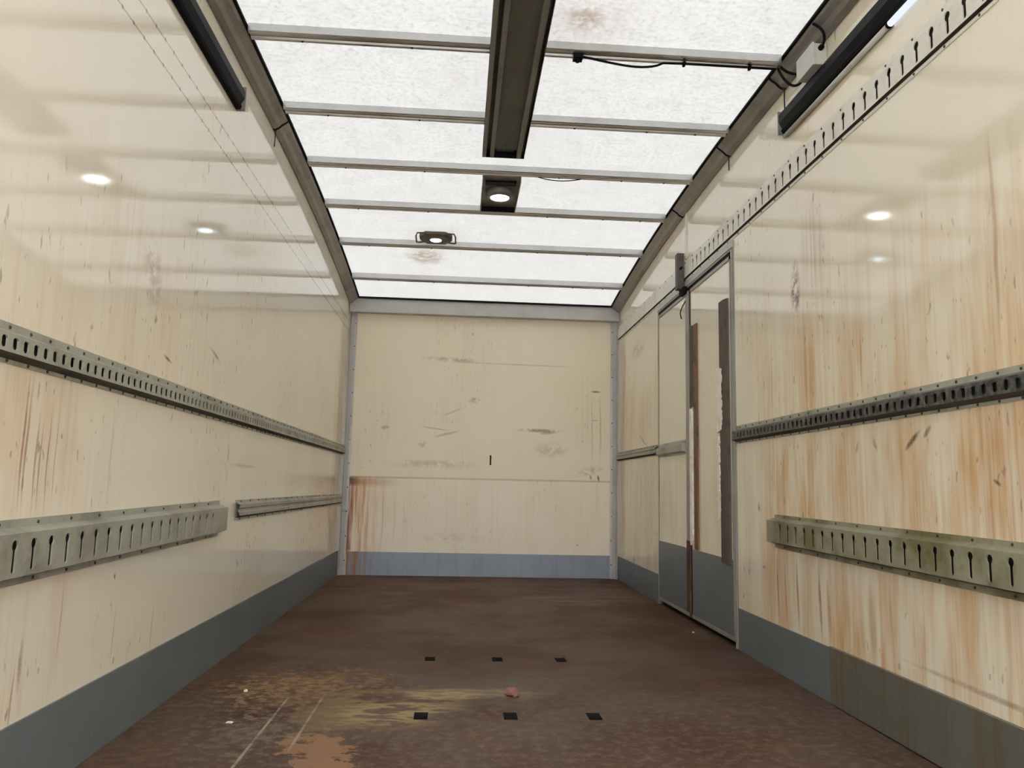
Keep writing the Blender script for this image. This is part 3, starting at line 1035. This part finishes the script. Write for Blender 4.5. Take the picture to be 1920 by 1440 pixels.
# ------------------------------------------------------------------ long dark channel under the roof
CX0, CX1, CY0, CY1 = -0.127, 0.097, 0.8, 3.995
ZC = 2.515
ch = thing('roof_channel', 'long dark grey channel hanging under the roof beams, open underneath', 'channel', ((CX0 + CX1) / 2, CY1, ZC))
q = MB()
q.box(CX0, CX1, CY0, CY1, 2.553, 2.560)
q.box(CX0, CX0 + 0.003, CY0, CY1, ZC + 0.002, 2.553)
q.box(CX1 - 0.003, CX1, CY0, CY1, ZC + 0.002, 2.553)
q.build('tray', 'channel_dark', ch)
for a, b_ in ((CX0 + 0.0, CX0 + 0.020), (CX0 + 0.040, CX0 + 0.062), (CX1 - 0.042, CX1 - 0.018)):
    MB().box(a, b_, CY0, CY1, ZC - 0.002, 2.553).build('rib', 'channel_grey', ch, bevel=0.002)
MB().box(CX0 + 0.062, CX1 - 0.042, CY0, CY1 - 0.06, 2.535, 2.554).build('cover', 'channel_dark', ch)
MB().box(CX0 + 0.062, CX1 - 0.042, CY1 - 0.055, CY1 - 0.004, 2.545, 2.554).box(CX0, CX1, CY1 - 0.004, CY1 + 0.002, ZC - 0.001, 2.560).build('end_plate', 'black_gloss', ch)
MB().box(CX0 + 0.075, CX1 - 0.055, CY1 - 0.046, CY1 - 0.024, 2.541, 2.546).build('sticker', 'label_blue', ch)

# ------------------------------------------------------------------ round lamp on its plate between two beams
lp = thing('round_lamp', 'round lit white lamp on a dark plate between two roof beams', 'lamp', (-0.001, 4.6, 2.53))
q = MB()
q.box(-0.114, 0.112, 4.352, 4.878, 2.562, 2.568)
q.box(-0.114, -0.108, 4.352, 4.878, 2.530, 2.562)
q.box(0.106, 0.112, 4.352, 4.878, 2.530, 2.562)
q.build('plate', 'channel_grey', lp)
MB().box(-0.108, 0.106, 4.862, 4.878, 2.530, 2.562).build('end_cap', 'black_gloss', lp)
MB().box(-0.095, 0.088, 4.425, 4.475, 2.548, 2.562).build('cable_cover', 'black_gloss', lp, bevel=0.003)
bz = MB()
seg = 32
ring = lambda r, z: [(-0.001 + r * math.cos(2 * math.pi * i / seg), 4.6 + r * math.sin(2 * math.pi * i / seg), z) for i in range(seg)]
bz.sweep([ring(0.088, 2.562), ring(0.084, 2.532), ring(0.072, 2.520), ring(0.060, 2.519), ring(0.056, 2.526)], caps=False)
bz.build('bezel', 'channel_grey', lp, smooth=True)
MB().sweep([ring(0.057, 2.527), ring(0.056, 2.521), ring(0.044, 2.516), ring(0.02, 2.514)]).build('lens', 'led_white', lp, smooth=True)

# ------------------------------------------------------------------ oblong lamp with wire guard
ob = thing('caged_lamp', 'small brown oblong lamp with wire guard and bluish light', 'lamp', (-0.41, 5.36, 2.45))
q = MB()


def hexl(hw, hd, z):
    return [(-0.41 + a * hw, 5.36 + b_ * hd, z) for a, b_ in ((-1, 0.3), (-1, -0.3), (-0.62, -1), (0.62, -1), (1, -0.3), (1, 0.3), (0.62, 1), (-0.62, 1))]


q.sweep([hexl(0.115, 0.10, 2.512), hexl(0.115, 0.10, 2.492), hexl(0.100, 0.088, 2.478), hexl(0.07, 0.060, 2.475)])
q.build('body', 'lamp_brown', ob, bevel=0.003)
q = MB()
for r_, z in ((0.0, 0),):
    loops = []
    for t in (0.0, 0.35, 0.65, 0.85, 0.97):
        rr = math.sqrt(1 - t * t)
        loops.append([(-0.41 + 0.040 * rr * math.cos(2 * math.pi * i / 20), 5.345 + 0.036 * rr * math.sin(2 * math.pi * i / 20), 2.475 - 0.010 * t) for i in range(20)])
    q.sweep(loops)
q.build('lens', 'led_cool', ob, smooth=True)
for sx in (-1, 1):
    pts = [(-0.41 + sx * 0.07, 5.29, 2.508), (-0.41 + sx * 0.128, 5.285, 2.504), (-0.41 + sx * 0.138, 5.31, 2.49),
           (-0.41 + sx * 0.138, 5.41, 2.478), (-0.41 + sx * 0.128, 5.435, 2.484), (-0.41 + sx * 0.07, 5.43, 2.49)]
    MB().tube(pts, 0.0055, 8).build('guard', 'lamp_brown', ob)
MB().tube([(-0.51, 5.285, 2.506), (-0.31, 5.285, 2.506)], 0.005, 8).build('guard', 'lamp_brown', ob)

# ------------------------------------------------------------------ black strip lights under both roof rails


def strip_light(label, side, y0, y1, lit):
    x = lambda d: side * (W - d)
    t = thing('strip_light', label, 'lamp', (side * W, y1, 2.33))
    pr = [(0.001, 2.440), (0.026, 2.436), (0.034, 2.420), (0.034, 2.388), (0.020, 2.362), (0.001, 2.358)]
    MB().prism([(x(d), y0, z) for d, z in pr], [(x(d), y1, z) for d, z in pr]).build('housing', 'black_gloss', t)
    pr2 = [(0.001, 2.358), (0.022, 2.362), (0.026, 2.352), (0.020, 2.340), (0.001, 2.338)]
    MB().prism([(x(d), y0, z) for d, z in pr2], [(x(d), y1 - 0.006, z) for d, z in pr2]).build('lower_rib', 'black', t)
    MB().box(min(x(0.001), x(0.038)), max(x(0.001), x(0.038)), y1 - 0.004, y1 + 0.004, 2.335, 2.442).build('end_cap', 'rail_grey' if lit else 'channel_grey', t)
    if lit:
        MB().tube([(x(0.012), 2.35, 2.325), (x(0.012), y1 - 0.01, 2.325)], 0.0105, 10).build('tube', 'tube_grey', t, smooth=True)
        MB().tube([(x(0.012), y0, 2.325), (x(0.012), 2.338, 2.325)], 0.0115, 10).build('tube', 'tube_lit', t, smooth=True)
        MB().tube([(x(0.012), 2.338, 2.325), (x(0.012), 2.35, 2.325)], 0.0125, 10).build('collar', 'black', t)
    return t


strip_light('unlit black strip light high on the wall without a door', -1, 1.2, 3.24, False)
strip_light('black strip light with a lit tube, high on the door wall', 1, 1.2, 3.20, True)

# ------------------------------------------------------------------ junction box with its cables
jb = thing('junction_box', 'pale grey plastic junction box under the roof rail on the door wall', 'box', (W, 2.87, 2.44))
jbb = MB().box(1.146, W - 0.001, 2.80, 2.945, 2.442, 2.532).build('body', 'box_grey', jb, bevel=0.004)
MB().box(1.138, 1.147, 2.797, 2.948, 2.439, 2.535).build('lid', 'box_grey', jb, bevel=0.003)
for yy, zz in ((2.80, 2.51), (2.945, 2.47), (2.945, 2.50)):
    d = -1 if yy < 2.85 else 1
    MB().disc((1.172, yy, zz), 0.011, (0, d, 0), 0.012, 10).build('gland', 'black', jbb)
c = MB().tube(bez((1.172, 2.957, 2.47), (1.172, 3.00, 2.45), (1.15, 3.05, 2.46), (1.103, 3.05, 2.562)), 0.0055)
tag(c.build('cable', 'black', None, (1.172, 2.957, 2.47)), 'short black cable sagging from junction box to the first roof beam, lower of two', 'cable')
c = MB().tube(bez((1.172, 2.957, 2.50), (1.165, 3.0, 2.50), (1.13, 3.03, 2.53), (1.112, 3.04, 2.564)), 0.0055)
tag(c.build('cable', 'black', None, (1.172, 2.957, 2.50)), 'short black cable from junction box to the first roof beam, upper of two', 'cable')
c = MB().tube(bez((1.172, 2.788, 2.51), (1.168, 2.74, 2.515), (1.16, 2.73, 2.55), (1.125, 2.76, 2.585)), 0.0055)
tag(c.build('cable', 'black', None, (1.172, 2.788, 2.51)), 'black cable curving from junction box up onto the roof rail', 'cable')
# cable slung along the first beam
cb = thing('cable', 'black cable drooping under the first roof beam beside the dark channel', 'cable', (0.24, 3.06, 2.565))
zb = zr(3.05) - 0.04
pts = bez((0.262, 3.05, zb - 0.004), (0.40, 3.06, zb - 0.02), (0.50, 3.06, zb - 0.045), (0.585, 3.06, zb - 0.018), 12) + \
      bez((0.61, 3.06, zb - 0.006), (0.66, 3.06, zb - 0.002), (0.80, 3.06, zb - 0.003), (1.10, 3.06, zb - 0.003), 8)
MB().tube(pts, 0.005).build('wire', 'black', cb)
MB().box(0.225, 0.265, 3.035, 3.08, zb - 0.014, zb + 0.003).build('connector', 'black_gloss', cb, bevel=0.003)
MB().disc((0.243, 3.057, zb - 0.012), 0.009, (0, 0, -1), 0.014, 8).build('plug', 'black', cb)
for xx in (0.70, 0.985):
    MB().box(xx - 0.005, xx + 0.005, 3.048, 3.072, zb - 0.012, zb + 0.003).build('clip', 'black', cb)
# thin wire under the third beam
w3 = MB().tube(bez((0.21, 4.34, 2.559), (0.28, 4.36, 2.545), (0.38, 4.36, 2.545), (0.46, 4.34, 2.559)), 0.0028, 6)
tag(w3.build('wire', 'black', None, (0.33, 4.34, 2.559)), 'thin dark wire sagging under the beam before the round lamp', 'wire')

# cable ties hanging from the roof rails
for side, y, zb_, ln, lb in ((-1, 3.872, zr(3.87) - 0.06, 0.085, 'thin tie end dangling from the roof rail on the wall without a door'),
                             (1, 3.905, zr(3.9) - 0.06, 0.078, 'short tie end dangling from the roof rail above the near door leaf'),
                             (1, 3.185, zr(3.2) - 0.06, 0.125, 'longer tie hanging from the roof rail to the lit strip light end')):
    x = side * (W - 0.010)
    t = thing('cable_tie', lb, 'tie', (x, y, zb_))
    MB().tube([(x, y, zb_ + 0.006), (x - side * 0.001, y + 0.001, zb_ - ln * 0.5), (x, y, zb_ - ln)], 0.0032, 6).build('tail', 'rivet_dark', t)
    MB().box(x - 0.006, x + 0.006, y - 0.006, y + 0.006, zb_ - 0.003, zb_ + 0.010).build('head', 'rivet_dark', t)

# ------------------------------------------------------------------ litter on the floor


def lump(name, mat, c, r, seed, squash, label, cat):
    rnd = random.Random(seed)
    bm = bmesh.new()
    bmesh.ops.create_icosphere(bm, subdivisions=2, radius=1.0)
    for v in bm.verts:
        k = 1 + rnd.uniform(-0.32, 0.32)
        v.co = Vector((v.co.x * r[0] * k, v.co.y * r[1] * k, max(v.co.z, -0.55) * squash * k))
    lo = min(v.co.z for v in bm.verts)
    for v in bm.verts:
        v.co.z -= lo
    me = bpy.data.meshes.new(name)
    bm.to_mesh(me)
    bm.free()
    me.materials.append(MATS[mat])
    o = bpy.data.objects.new(name, me)
    col.objects.link(o)
    o.location = c
    return tag(o, label, cat)


lump('crumpled_wrapper', 'pink', (0.02, 3.02, 0.0), (0.028, 0.04), 2, 0.014, 'crumpled pink scrap lying at the end of the sawdust trail', 'litter')
lump('chip', 'chip_white', (1.10, 4.32, 0.0), (0.006, 0.008), 4, 0.005, 'small white chip on the floor beside the double door', 'litter')
lump('chip', 'chip_white', (-0.955, 3.05, 0.0), (0.007, 0.010), 6, 0.005, 'white chip on the floor at the edge of the sawdust', 'litter')
lump('chip', 'chip_white', (-0.905, 2.66, 0.0), (0.011, 0.006), 8, 0.004, 'long pale chip near the kick board without rust', 'litter')
